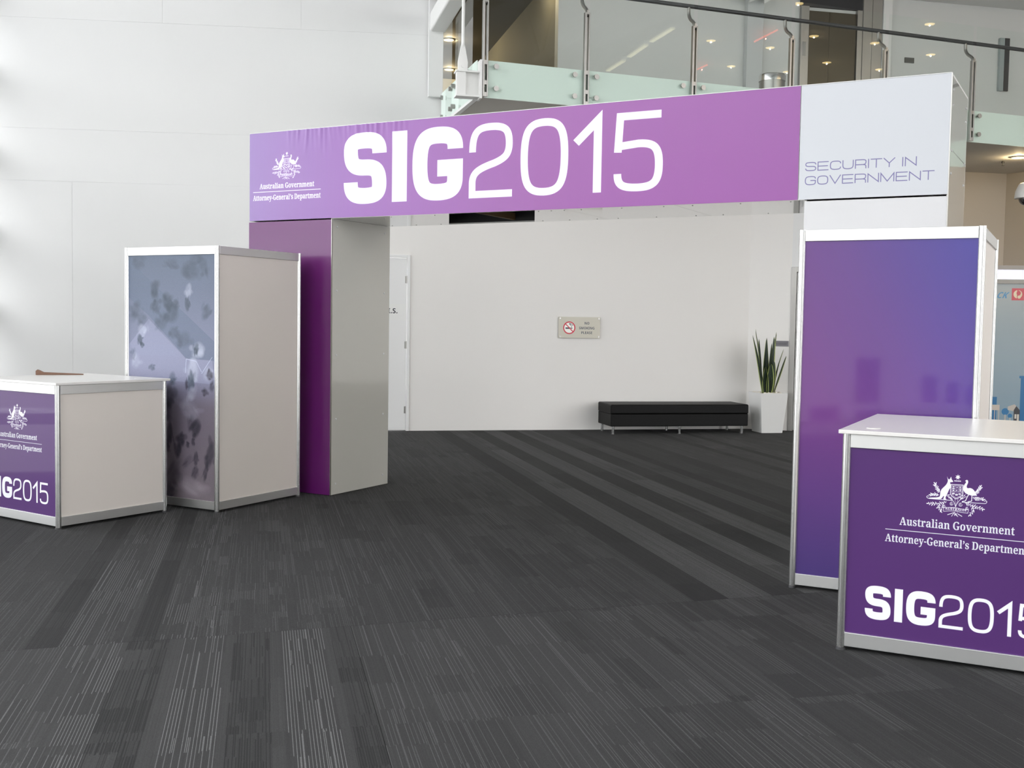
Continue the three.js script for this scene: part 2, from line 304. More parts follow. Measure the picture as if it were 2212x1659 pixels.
function crest(ctx, x, y, w, h) {
  ctx.save();
  const a = w / 1365, d = h / 940;
  ctx.transform(a, (-0.075 * h) / 940, 0, d, x - 235 * a, y + ((0.075 * 920 - 465) * h) / 940);
  ctx.fillStyle = ctx.strokeStyle = '#f6f7fb'; ctx.lineCap = ctx.lineJoin = 'round';
  const poly = (p, close = true) => { ctx.beginPath(); p.forEach(([u, v], i) => (i ? ctx.lineTo(u, v) : ctx.moveTo(u, v))); if (close) ctx.closePath(); };
  const smooth = (p) => { ctx.beginPath(); const n = p.length; for (let i = 0; i < n; i++) { const [u, v] = p[i], [s, t] = p[(i + 1) % n]; if (!i) ctx.moveTo((p[n - 1][0] + u) / 2, (p[n - 1][1] + v) / 2); ctx.quadraticCurveTo(u, v, (u + s) / 2, (v + t) / 2); } ctx.closePath(); };
  const line = (p, lw) => { ctx.lineWidth = lw; ctx.beginPath(); p.forEach((q, i) => (i ? (q.length > 2 ? ctx.quadraticCurveTo(q[0], q[1], q[2], q[3]) : ctx.lineTo(q[0], q[1])) : ctx.moveTo(q[0], q[1]))); ctx.stroke(); };
  // kangaroo
  smooth([[684, 490], [700, 530], [716, 566], [744, 572], [760, 545], [778, 500], [786, 550], [800, 585], [834, 612], [812, 634], [766, 628], [758, 650], [780, 690], [788, 735], [770, 762], [740, 800], [725, 850], [700, 900], [672, 965], [670, 1000], [710, 1018], [620, 1020], [622, 1000], [640, 940], [620, 940], [585, 995], [560, 1012], [300, 1000], [290, 975], [520, 972], [548, 930], [546, 860], [565, 800], [605, 755], [660, 705], [700, 645], [710, 590], [700, 560]]); ctx.fill();
  // emu
  smooth([[1085, 608], [1105, 590], [1130, 576], [1158, 600], [1160, 645], [1138, 690], [1126, 735], [1150, 772], [1205, 755], [1270, 785], [1315, 840], [1345, 895], [1372, 935], [1310, 930], [1270, 935], [1190, 915], [1115, 885], [1066, 830], [1052, 770], [1062, 715], [1090, 665], [1112, 640], [1112, 615]]); ctx.fill();
  line([[1182, 905], [1150, 960], [1115, 1045], [1045, 1060]], 17); line([[1252, 920], [1250, 1050], [1175, 1066]], 17);
  // scrolled ground line
  line([[820, 1040], [320, 1000], [235, 985, 248, 950], [270, 925, 292, 950]], 13); line([[1040, 1075], [1545, 1105], [1600, 1085, 1575, 1050], [1550, 1030, 1530, 1055]], 13);
  // shield
  line([[782, 682], [1052, 696], [1052, 905], [1030, 950, 905, 1006], [790, 945, 774, 882], [782, 682]], 15);
  line([[806, 708], [1030, 720], [1030, 895], [1010, 935, 905, 980], [815, 930, 800, 875], [806, 708]], 7);
  line([[800, 842], [1032, 854]], 8); line([[880, 712], [880, 845]], 6); line([[955, 716], [955, 848]], 6);
  for (const [u, v, s] of [[840, 735, 17], [840, 775, 22], [840, 815, 18], [918, 748, 14], [915, 785, 12], [912, 818, 14], [990, 745, 18], [992, 785, 20], [992, 822, 18], [842, 885, 26], [912, 910, 28], [980, 895, 24]]) { ctx.fillRect(u - s, v - s * 0.7, 2 * s, s * 1.4); }
  ctx.fillStyle = '#5b4380'; for (const [u, v] of [[840, 775], [915, 785], [992, 785], [842, 880], [912, 905], [980, 890]]) ctx.fillRect(u - 6, v - 6, 12, 12); ctx.fillStyle = '#f6f7fb';
  // star and wreath
  { const p = []; for (let i = 0; i < 14; i++) { const t = -Math.PI / 2 + (i * Math.PI) / 7, q = i % 2 ? 30 : 66; p.push([928 + q * Math.cos(t), 520 + q * Math.sin(t)]); } poly(p); ctx.fill(); }
  for (let i = 0; i < 4; i++) { ctx.beginPath(); ctx.ellipse(868 + i * 38, 603 + i * 2, 20, 11, 0.2, 0, 7); ctx.fill(); }
  // wattle: stems and leaves
  const leaf = (u, v, len, ang) => { ctx.beginPath(); ctx.ellipse(u + (Math.cos(ang) * len) / 2, v + (Math.sin(ang) * len) / 2, len / 2, len / 5.6, ang, 0, 7); ctx.fill(); };
  const r = rng(3);
  const stem = (pts, n, len) => {
    line(pts, 7);
    for (let i = 0; i < n; i++) {
      const f = ((i + 0.6) / n) * (pts.length - 1), k = Math.min(pts.length - 2, Math.floor(f)), g = f - k, A = pts[k], B = pts[k + 1], u = A[0] + (B[0] - A[0]) * g, v = A[1] + (B[1] - A[1]) * g, an = Math.atan2(B[1] - A[1], B[0] - A[0]);
      leaf(u, v, len * (0.6 + r() * 0.45), an + (i % 2 ? 0.85 : -0.85) + (r() - 0.5) * 0.4);
    }
    const A = pts[pts.length - 2], B = pts[pts.length - 1]; leaf(B[0], B[1], len, Math.atan2(B[1] - A[1], B[0] - A[0]));
  };
  stem([[545, 850], [480, 780], [425, 680]], 14, 62); stem([[520, 915], [430, 900], [340, 910]], 13, 56);
  stem([[1320, 880], [1390, 830], [1430, 745]], 13, 60); stem([[1270, 975], [1380, 1000], [1500, 1010]], 14, 56);
  stem([[700, 1065], [520, 1115], [300, 1110]], 16, 60); stem([[560, 1130], [520, 1200], [570, 1270]], 8, 58); stem([[600, 1130], [610, 1180], [580, 1240]], 5, 50);
  stem([[1100, 1090], [1290, 1160], [1490, 1220]], 16, 60); stem([[1260, 1150], [1310, 1250], [1230, 1345]], 9, 62); stem([[700, 900], [760, 960], [790, 985]], 4, 50); stem([[1110, 900], [1060, 950], [1030, 985]], 4, 50);
  // ribbon stems, curls and the scroll
  line([[690, 925], [800, 1010], [870, 1060, 900, 1180], [930, 1090, 1000, 1020], [1130, 950]], 11); line([[880, 1000], [905, 1180], [950, 1000]], 7);
  for (const [u, v, s] of [[810, 1110, 36], [1010, 1130, 38], [650, 1170, 30], [1155, 1215, 30]]) { ctx.lineWidth = 9; ctx.beginPath(); ctx.arc(u, v, s, 0, 5.2); ctx.stroke(); ctx.beginPath(); ctx.arc(u, v, s * 0.45, 1, 6); ctx.stroke(); }
  line([[625, 1205], [760, 1190, 900, 1195], [1040, 1240, 1190, 1240], [1175, 1320], [1040, 1310, 900, 1275], [760, 1265, 640, 1285], [625, 1205]], 10);
  ctx.save(); ctx.translate(905, 1262); ctx.rotate(0.075); ctx.font = 'bold 74px serif'; ctx.textAlign = 'center'; ctx.scale(1.08, 1); ctx.fillText('AUSTRALIA', 0, 0); ctx.restore();
  line([[730, 1358], [840, 1320]], 15); line([[1050, 1392], [960, 1340]], 15); line([[820, 1392], [880, 1300], [960, 1400]], 11); line([[850, 1300], [900, 1370], [950, 1310]], 9); line([[880, 1380], [900, 1330], [930, 1385]], 9);
  ctx.restore();
}

// ---------------------------------------------------------------- prints
function counterPrint() {                        // front panel of a counter: 0.96 x 0.90 m
  const [c, x] = canvas(1024, 960), X = (s) => ((s - 0.02) / 0.96) * 1024, Y = (y) => ((0.989 - y) / 0.901) * 960;
  x.fillStyle = 'rgb(82,46,108)'; x.fillRect(0, 0, 1024, 960);
  crest(x, X(0.368), Y(0.894), X(0.633) - X(0.368), Y(0.697) - Y(0.894));
  x.fillStyle = '#e2e4ea';
  fitted(x, 'Australian Government', X(0.253), X(0.751), Y(0.636), Y(0.636) - Y(0.674));
  x.fillRect(X(0.19), Y(0.612), X(0.81) - X(0.19), 3.5);
  fitted(x, 'Attorney-General’s Department', X(0.19), X(0.81), Y(0.552), Y(0.552) - Y(0.588));
  headline(x, X(0.108), Y(0.169), Y(0.169) - Y(0.328), (0.263 * 1024 / 0.96) / ((Y(0.169) - Y(0.328)) / 0.594));
  return tex(c);
}
function headerPrint(w, h) {                     // purple banner, w x h metres, lower edge at 2.452
  const [c, x] = canvas(2048, 352), X = (s) => (s / w) * 2048, Y = (y) => ((2.452 + h - y) / h) * 352;
  const g = x.createLinearGradient(0, 0, 2048, 60);                       // printed hue change, violet to magenta; lighter left end is painted sheen
  g.addColorStop(0, 'rgb(143,113,176)'); g.addColorStop(0.25, 'rgb(142,88,167)'); g.addColorStop(0.6, 'rgb(142,70,152)'); g.addColorStop(1, 'rgb(142,66,151)');
  x.fillStyle = g; x.fillRect(0, 0, 2048, 352);
  crest(x, X(0.264), Y(3.055), X(0.597) - X(0.264), Y(2.81) - Y(3.055));
  x.fillStyle = '#f2f3f8';
  fitted(x, 'Australian Government', X(0.118), X(0.744), Y(2.737), Y(2.737) - Y(2.784));
  x.fillRect(X(0.041), Y(2.712), X(0.816) - X(0.041), 2.4);
  fitted(x, 'Attorney-General’s Department', X(0.041), X(0.816), Y(2.634), Y(2.634) - Y(2.681));
  headline(x, X(1.067), Y(2.567), Y(2.567) - Y(3.158), 2048 / w / (352 / h));
  return tex(c);
}
function endPrint(x0, w, h) {                    // white end of the header
  const [c, x] = canvas(1024, 824), X = (s) => ((s - x0) / w) * 1024, Y = (y) => ((2.452 + h - y) / h) * 824;
  x.fillStyle = 'rgb(203,206,211)'; x.fillRect(0, 0, 1024, 824);
  x.strokeStyle = 'rgb(112,106,156)';
  const t = 6.4, row = (text, a, b, base, cap) => {
    const W = { I: 0.12, ' ': 0.35, M: 1.2 }, tot = [...text].reduce((s, k) => s + (W[k] ?? 1) + 0.12, -0.12), u = (b - a) / tot; let p = a;
    for (const k of text) { const cw = W[k] ?? 1; if (k !== ' ') wide(x, k, X(p), Y(base), (X(p + cw * u) - X(p)), Y(base) - Y(base + cap), t); p += (cw + 0.12) * u; }
  };
  row('SECURITY IN', 5.059, 5.797, 2.648, 0.062);
  row('GOVERNMENT', 5.059, 5.911, 2.551, 0.062);
  return tex(c);
}
function posterPrint() {                         // blurred photograph of a crowd seen from above
  const [c, x] = canvas(512, 1088), P = (u, v) => [((u - 68) / 507) * 512, ((v - 95) / 1460) * 1088];
  const g = x.createLinearGradient(0, 0, 0, 1088);
  g.addColorStop(0, 'rgb(88,100,120)'); g.addColorStop(0.4, 'rgb(124,128,152)'); g.addColorStop(0.52, 'rgb(124,124,148)'); g.addColorStop(0.62, 'rgb(110,102,116)'); g.addColorStop(1, 'rgb(118,108,116)');
  x.fillStyle = g; x.fillRect(0, 0, 512, 1088);
  const poly = (pts, fill) => { x.fillStyle = fill; x.beginPath(); pts.forEach(([u, v], i) => { const q = P(u, v); i ? x.lineTo(...q) : x.moveTo(...q); }); x.fill(); };
  poly([[68, 95], [150, 200], [400, 440], [575, 610], [575, 720], [410, 712], [190, 460], [68, 350]], 'rgba(86,100,122,0.5)');
  poly([[190, 480], [410, 715], [560, 720], [575, 860], [300, 850], [68, 830], [68, 640]], 'rgba(146,150,176,0.55)');
  const blob = (u, v, rx, ry, rot, col, al) => {
    const [a, b] = P(u, v); x.save(); x.translate(a, b); x.rotate(rot); x.scale(rx, ry * 0.745 / 0.745);
    const q = x.createRadialGradient(0, 0, 0, 0, 0, 1); q.addColorStop(0, `rgba(${col},${al})`); q.addColorStop(0.55, `rgba(${col},${al * 0.8})`); q.addColorStop(1, `rgba(${col},0)`);
    x.fillStyle = q; x.fillRect(-1, -1, 2, 2); x.restore();
  };
  const rb = rng(51), D = '50,62,76', N = '34,32,44', Wt = '184,188,206';
  for (const b of [
    [440, 190, 70, 60, 0.5, D, 0.5], [515, 170, 30, 60, 0.1, D, 0.4], [330, 150, 60, 30, 0.4, D, 0.35], [130, 130, 60, 60, 0.3, D, 0.3], [470, 120, 60, 40, 0, D, 0.35],
    [225, 300, 36, 62, 0.2, D, 0.75], [300, 370, 46, 60, -0.3, D, 0.7], [330, 450, 60, 60, 0.6, D, 0.55], [230, 400, 30, 50, 0.3, D, 0.6], [270, 500, 50, 60, 0.5, D, 0.45], [400, 600, 55, 60, 0.7, D, 0.4], [340, 560, 46, 40, 0.5, D, 0.45], [350, 390, 26, 36, 0, D, 0.6],
    [424, 310, 30, 46, 0, Wt, 0.55], [416, 390, 20, 46, -0.1, D, 0.8], [525, 440, 34, 56, 0.5, D, 0.45], [110, 430, 46, 60, 0.2, D, 0.5], [150, 480, 46, 40, 0.4, D, 0.4],
    [150, 550, 42, 40, -0.5, Wt, 0.6], [136, 605, 22, 34, -0.3, D, 0.85], [150, 640, 18, 20, 0, D, 0.7], [110, 740, 40, 50, 0, Wt, 0.4], [210, 775, 22, 24, 0, D, 0.55], [90, 700, 30, 40, 0.4, D, 0.3],
    [485, 660, 48, 52, 0, Wt, 0.85], [470, 655, 20, 40, 0.2, D, 0.9], [450, 790, 52, 80, 0.1, Wt, 0.8], [436, 850, 26, 70, 0.15, D, 0.85], [445, 920, 40, 46, 0, Wt, 0.45], [535, 800, 40, 52, 0.3, Wt, 0.5], [545, 805, 26, 36, 0, N, 0.8], [520, 910, 22, 24, 0.6, N, 0.7], [560, 870, 20, 40, 0, N, 0.5], [412, 870, 12, 34, 0, N, 0.7],
    [330, 835, 30, 44, 0.2, D, 0.6], [300, 960, 60, 80, 0.2, N, 0.8], [290, 1030, 60, 70, 0, N, 0.55], [470, 1130, 36, 62, 0.35, N, 0.9], [440, 1100, 26, 60, 0.3, N, 0.4], [380, 1200, 34, 40, 0.2, N, 0.95], [365, 1270, 26, 56, 0.15, N, 0.9], [420, 1230, 12, 22, 0, N, 0.8], [450, 1210, 14, 26, 0, N, 0.8],
    [310, 1180, 34, 80, 0.1, N, 0.85], [300, 1260, 24, 30, 0, N, 0.7], [550, 1280, 34, 90, 0.25, N, 0.75], [525, 1380, 18, 70, 0.2, N, 0.6], [468, 1310, 20, 46, 0, N, 0.6], [460, 1390, 24, 46, 0.4, N, 0.6], [330, 1430, 60, 110, 0.4, N, 0.4], [420, 1330, 60, 26, -0.9, N, 0.3], [300, 1520, 60, 50, 0, N, 0.45],
    [430, 1020, 90, 60, 0.4, Wt, 0.3], [440, 1480, 120, 60, 0.3, '190,180,190', 0.35],
  ]) {
    blob(b[0], b[1], b[2] * 0.75, b[3] * 0.8, b[4], b[5], b[6] * 0.75);
    for (let i = 0; i < 8; i++) { const t = rb() * 6.3, q = 0.35 + rb() * 0.55; blob(b[0] + Math.cos(t) * b[2] * q, b[1] + Math.sin(t) * b[3] * q, b[2] * (0.2 + rb() * 0.3), b[3] * (0.15 + rb() * 0.35), b[4] + (rb() - 0.5), b[5], b[6] * (0.22 + rb() * 0.35)); }
  }
  x.strokeStyle = 'rgba(215,220,240,0.5)'; x.lineWidth = 3;
  for (const [a, b] of [[[412, 716], [470, 728]], [[412, 716], [408, 800]], [[560, 700], [500, 800]], [[470, 728], [500, 790]]]) { x.beginPath(); x.moveTo(...P(...a)); x.lineTo(...P(...b)); x.stroke(); }
  const im = x.getImageData(0, 0, 512, 1088), r = rng(77); for (let i = 0; i < im.data.length; i += 4) { const n = (r() - 0.5) * 12; for (let k = 0; k < 3; k++) im.data[i + k] += n; } x.putImageData(im, 0, 0);
  return tex(c);
}
function towerPrint() {                          // printed hue change, violet to blue; navy foot is partly painted shade
  const [c, x] = canvas(512, 1024), g = x.createLinearGradient(0, 340, 512, 60);
  g.addColorStop(0, 'rgb(106,56,126)'); g.addColorStop(0.45, 'rgb(93,55,130)'); g.addColorStop(1, 'rgb(66,56,144)');
  x.fillStyle = g; x.fillRect(0, 0, 512, 1024);
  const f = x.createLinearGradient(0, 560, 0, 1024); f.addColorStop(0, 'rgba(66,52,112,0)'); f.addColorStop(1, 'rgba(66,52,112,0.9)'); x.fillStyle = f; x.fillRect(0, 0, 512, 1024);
  return tex(c);
}

// ---------------------------------------------------------------- modular aluminium kiosks
const postShape = (() => {                       // round extrusion with eight grooves
  const s = new THREE.Shape(), R = 0.020, Q = 0.0125, n = 8;
  for (let i = 0; i < n; i++) {
    const a0 = (i / n) * Math.PI * 2, w = 0.2, da = (Math.PI * 2) / n;
    const pts = [[a0 - w, R], [a0 - w, Q], [a0 + w, Q], [a0 + w, R]]; for (let k = 1; k < 4; k++) pts.push([a0 + w + ((da - 2 * w) * k) / 4, R]);
    for (const [a, q] of pts) { const px = Math.cos(a) * q, py = Math.sin(a) * q; i === 0 && a === a0 - w && q === R ? s.moveTo(px, py) : s.lineTo(px, py); }
  }
  s.closePath(); return s;
})();
const postGeo = (h) => new THREE.ExtrudeGeometry(postShape, { depth: h, bevelEnabled: false }).rotateX(-Math.PI / 2);
const foot = cyl(0.024, 0.021, 0.012, 0, 0, 0, 20);
function kiosk(name, label, category, [x, z], angle, x0, x1, depth, height, frontMaterial, sideTop) {
  const t = thing(name, label, category, [x, 0, z], -angle), pg = postGeo(height - 0.008).translate(0, 0.008, 0);
  for (const [px, pz] of [[x0, 0], [x1, 0], [x0, -depth], [x1, -depth]]) { const p = obj('post', pg, M.post, t); p.position.set(px, 0, pz); obj('foot', foot, M.dark, p); }
  const lo = [0.02, 0.088], hi = [height - 0.067, height - 0.001];
  for (const [n, [a, b]] of [['bottom_rail', lo], ['top_rail', hi]]) {
    for (const zz of [0, -depth]) obj(n, box(x0 + 0.018, x1 - 0.018, a, b, zz - 0.013, zz + 0.013, 0.002), M.alu, t);
    for (const xx of [x0, x1]) obj(n, box(xx - 0.013, xx + 0.013, a, b, -depth + 0.018, -0.018, 0.002), M.alu, t);
  }
  const g = obj('graphic_panel', box(x0 + 0.02, x1 - 0.02, 0.088, height - 0.067, -0.004, 0.004), frontMaterial, t); g.userData.label = 'printed front panel';
  obj('back_panel', box(x0 + 0.02, x1 - 0.02, 0.088, height - 0.067, -depth - 0.003, -depth + 0.003), M.melamine, t);
  for (const xx of [x0, x1]) obj('side_panel', box(xx - 0.003, xx + 0.003, 0.088, height - 0.067, -depth + 0.02, -0.02), M.melamine, t);
  if (sideTop) {
    const top = obj('countertop', box(x0 - 0.036, x1 + 0.036, height, height + 0.019, -depth - 0.036, 0.036, 0.003), M.counter, t);
    obj('cable_grommet', new THREE.LatheGeometry([[0, 0.004], [0.026, 0.005], [0.032, 0.003], [0.035, 0]].map(([u, v]) => new THREE.Vector2(u, v)), 28).translate(sideTop[0], height + 0.019, sideTop[1]), M.counter, top);
  }
  return t;
}
const glossy = (map) => phys({ map, roughness: 0.45, specularIntensity: 0.4, clearcoat: 0.75, clearcoatRoughness: 0.04 });
const counterFront = glossy(counterPrint());
kiosk('display_tower', 'tall tower with blurred crowd photograph panel and white side', 'display tower', [-0.348, -9.108], 0.7221, -1.001, 0, 0.998, 2.135, phys({ map: posterPrint(), roughness: 0.5 }));
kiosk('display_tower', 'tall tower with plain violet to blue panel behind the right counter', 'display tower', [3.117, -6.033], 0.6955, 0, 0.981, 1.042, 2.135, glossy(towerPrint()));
kiosk('reception_counter', 'purple fronted counter beside the crowd photograph tower, its white side facing the gate', 'counter', [-1.447, -8.545], 0.8104, -1.0, 0, 0.948, 1.055, counterFront, [-0.12, -0.8]);
kiosk('reception_counter', 'purple fronted counter with crest before the plain violet tower', 'counter', [2.756, -4.819], 0.6955, 0, 1.0, 1.075, 1.055, counterFront, [0.10, -0.13]);
{
  const s = thing('folded_strap', 'long brown folded strap lying on the counter beside the crowd photograph tower', 'strap', [-1.80, 1.0745, -9.665], 0.13);
  const sh = new THREE.Shape([[0, 0], [0.36, 0], [0.36, 0.004], [0.06, 0.018], [0.03, 0.034], [0.012, 0.04], [0, 0.03]].map(([a, b]) => new THREE.Vector2(a, b)));
  obj('strap', new THREE.ExtrudeGeometry(sh, { depth: 0.03, bevelEnabled: true, bevelSize: 0.002, bevelThickness: 0.002, bevelSegments: 1 }).translate(0, 0.002, 0), M.brown, s);
}

// ---------------------------------------------------------------- the entrance gate
{
  const A = 0.7193, Lg = 6.0, D = 0.875, Y0 = 2.452, Y1 = 3.24, CW = 0.94, DIV = 5.014, t = 0.012;
  const gate = thing('entrance_gate', 'large purple and white portal with SIG2015 header over the hall entrance', 'gate', [-0.112, 0, -10.475], -A);
  const purple = phys({ map: headerPrint(DIV, Y1 - Y0), roughness: 0.42, clearcoat: 0.35, clearcoatRoughness: 0.25 });
  // banner fabric with gathered folds along its top edge
  const W = DIV, H = Y1 - Y0, g = new THREE.PlaneGeometry(W - 0.004, H, 460, 40), p = g.attributes.position, r = rng(8);
  const folds = []; for (let i = 0; i < 26; i++) folds.push([0.45 + i * 0.05 + r() * 0.03, 0.010 + r() * 0.012, 0.004 + r() * 0.008, 0.12 + r() * 0.16, (r() - 0.5) * 0.25]);
  for (let i = 0; i < p.count; i++) {
    const s = p.getX(i) + W / 2, dn = H / 2 - p.getY(i); let z = 0;
    for (const [c, w, a, len, sl] of folds) { const q = (s - c - sl * dn) / w; z += a * Math.exp(-q * q) * Math.max(0, 1 - dn / len); }
    p.setZ(i, z);
  }
  g.computeVertexNormals();
  const hg = obj('header_graphic', g.translate(W / 2, Y0 + H / 2, 0.003), purple, gate); hg.userData.label = 'purple banner with crest and SIG2015';
  const he = obj('header_end_panel', box(DIV + 0.003, Lg, Y0, Y1, -t, 0.002), phys({ map: endPrint(DIV + 0.003, Lg - DIV - 0.003, Y1 - Y0), roughness: 0.35 }), gate); he.userData.label = 'white end panel lettered SECURITY IN GOVERNMENT';
  obj('header_frame', [box(0, DIV, Y0, Y1, -t - 0.02, -0.001), box(0, Lg, Y1 - t, Y1, -D, -t), box(0, Lg, Y0, Y1, -D - t, -D), box(0, t, Y0, Y1, -D, -t), box(0, Lg, Y1, Y1 + 0.004, -0.03, 0.006)], M.whiteSteel, gate);
  // soffit in panels, one dark gap standing in for a dark reflection
  const flatScrew = new THREE.SphereGeometry(0.006, 10, 6).scale(1, 0.4, 1);
  const quad = (a0, a1, b0, b1) => prism([[a0, -0.002], [b0, -0.002], [b1, -D], [a1, -D]], Y0 - 0.003, Y0 + 0.009);   // front and back s of both ends
  for (const [a0, a1, b0, b1] of [[CW, CW, 2.144, 1.603], [2.938, 2.486, 3.2, 3.2], [3.204, 3.204, 4.1, 4.1], [4.104, 4.104, 5.06, 5.06]]) {
    const s = obj('soffit_panel', quad(a0, a1, b0, b1), M.lining, gate);
    for (const f of [0.12, 0.5, 0.88]) for (const q of [0.08, 0.92]) { const u = a0 + (a1 - a0) * q, v = b0 + (b1 - b0) * q; obj('screw', flatScrew, M.steel, s).position.set(u + (v - u) * f, Y0 - 0.004, -D * q); }
  }
  obj('dark_reflection_box', [box(CW, Lg, Y0 + 0.3, Y0 + 0.306, -D, -0.03), box(1.56, 1.59, Y0 + 0.01, Y0 + 0.3, -D, -0.03), box(2.95, 2.98, Y0 + 0.01, Y0 + 0.3, -D, -0.03), box(1.59, 2.95, Y0 + 0.01, Y0 + 0.3, -D, -D + 0.006), box(1.59, 2.95, Y0 + 0.01, Y0 + 0.3, -0.04, -0.034)], M.dark, gate);  // dark box over the gap, built to look like the dark reflected patch
  obj('brown_reflection_bar', box(2.26, 2.30, Y0 + 0.02, Y0 + 0.08, -D + 0.01, -0.04), M.brownBar, gate);  // brown bar put in for a brown streak of the same reflection
  // left column: purple face, grey gloss lining with screws
  const colPurple = phys({ color: srgb(98, 22, 100), roughness: 0.5, specularIntensity: 0.3, clearcoat: 1, clearcoatRoughness: 0.24 });
  obj('column_panel', box(-0.006, CW - 0.002, 0.005, Y0 - 0.012, -t, 0.002, 0.001), colPurple, gate).userData.label = 'purple front face of the column';
  const screwAt = (s, y) => new THREE.SphereGeometry(0.009, 10, 6).scale(0.5, 1, 1).translate(s, y, 0);
  const lining = obj('column_lining', box(CW - t, CW, 0.005, Y0 - 0.004, -D, -t), M.lining, gate);
  for (const y of [0.1, 0.68, 1.25, 1.82, 2.38]) for (const d of [0.075, D - 0.075]) { const s = obj('screw', screwAt(CW + 0.001, y), M.white, lining); s.position.z = -d; }
  obj('column_lining', box(-0.006, t - 0.006, 0.005, Y0 - 0.012, -D, -t), M.lining, gate);
  obj('column_back', box(-0.006, CW, 0.005, Y0 - 0.004, -D - t, -D), M.lining, gate);
  obj('corner_trim', box(CW - 0.003, CW + 0.003, 0.005, Y0 - 0.003, -0.006, 0.004), M.steel, gate);
  // right column
  obj('column_panel', box(5.06, Lg, 0.005, Y0 - 0.012, -t, 0.001, 0.001), M.white, gate).userData.label = 'white front face of the column';
  obj('column_lining', box(5.06, 5.06 + t, 0.005, Y0 - 0.004, -D, -t), M.lining, gate);
  obj('column_back', box(5.06, Lg, 0.005, Y0 - 0.004, -D - t, -D), M.lining, gate);
  const outer = obj('column_lining', box(Lg - t, Lg, 0.005, Y1 - t, -D, -t), M.lining, gate);
  for (const y of [2.6, 2.75, 3.05, 3.15, 2.1]) for (const d of [0.1, D - 0.08]) { const s = obj('screw', screwAt(Lg + 0.001, y), M.white, outer); s.position.z = -d; }
  obj('corner_trim', box(Lg - 0.004, Lg + 0.003, 0.005, Y1, -0.006, 0.004), M.steel, gate);
}

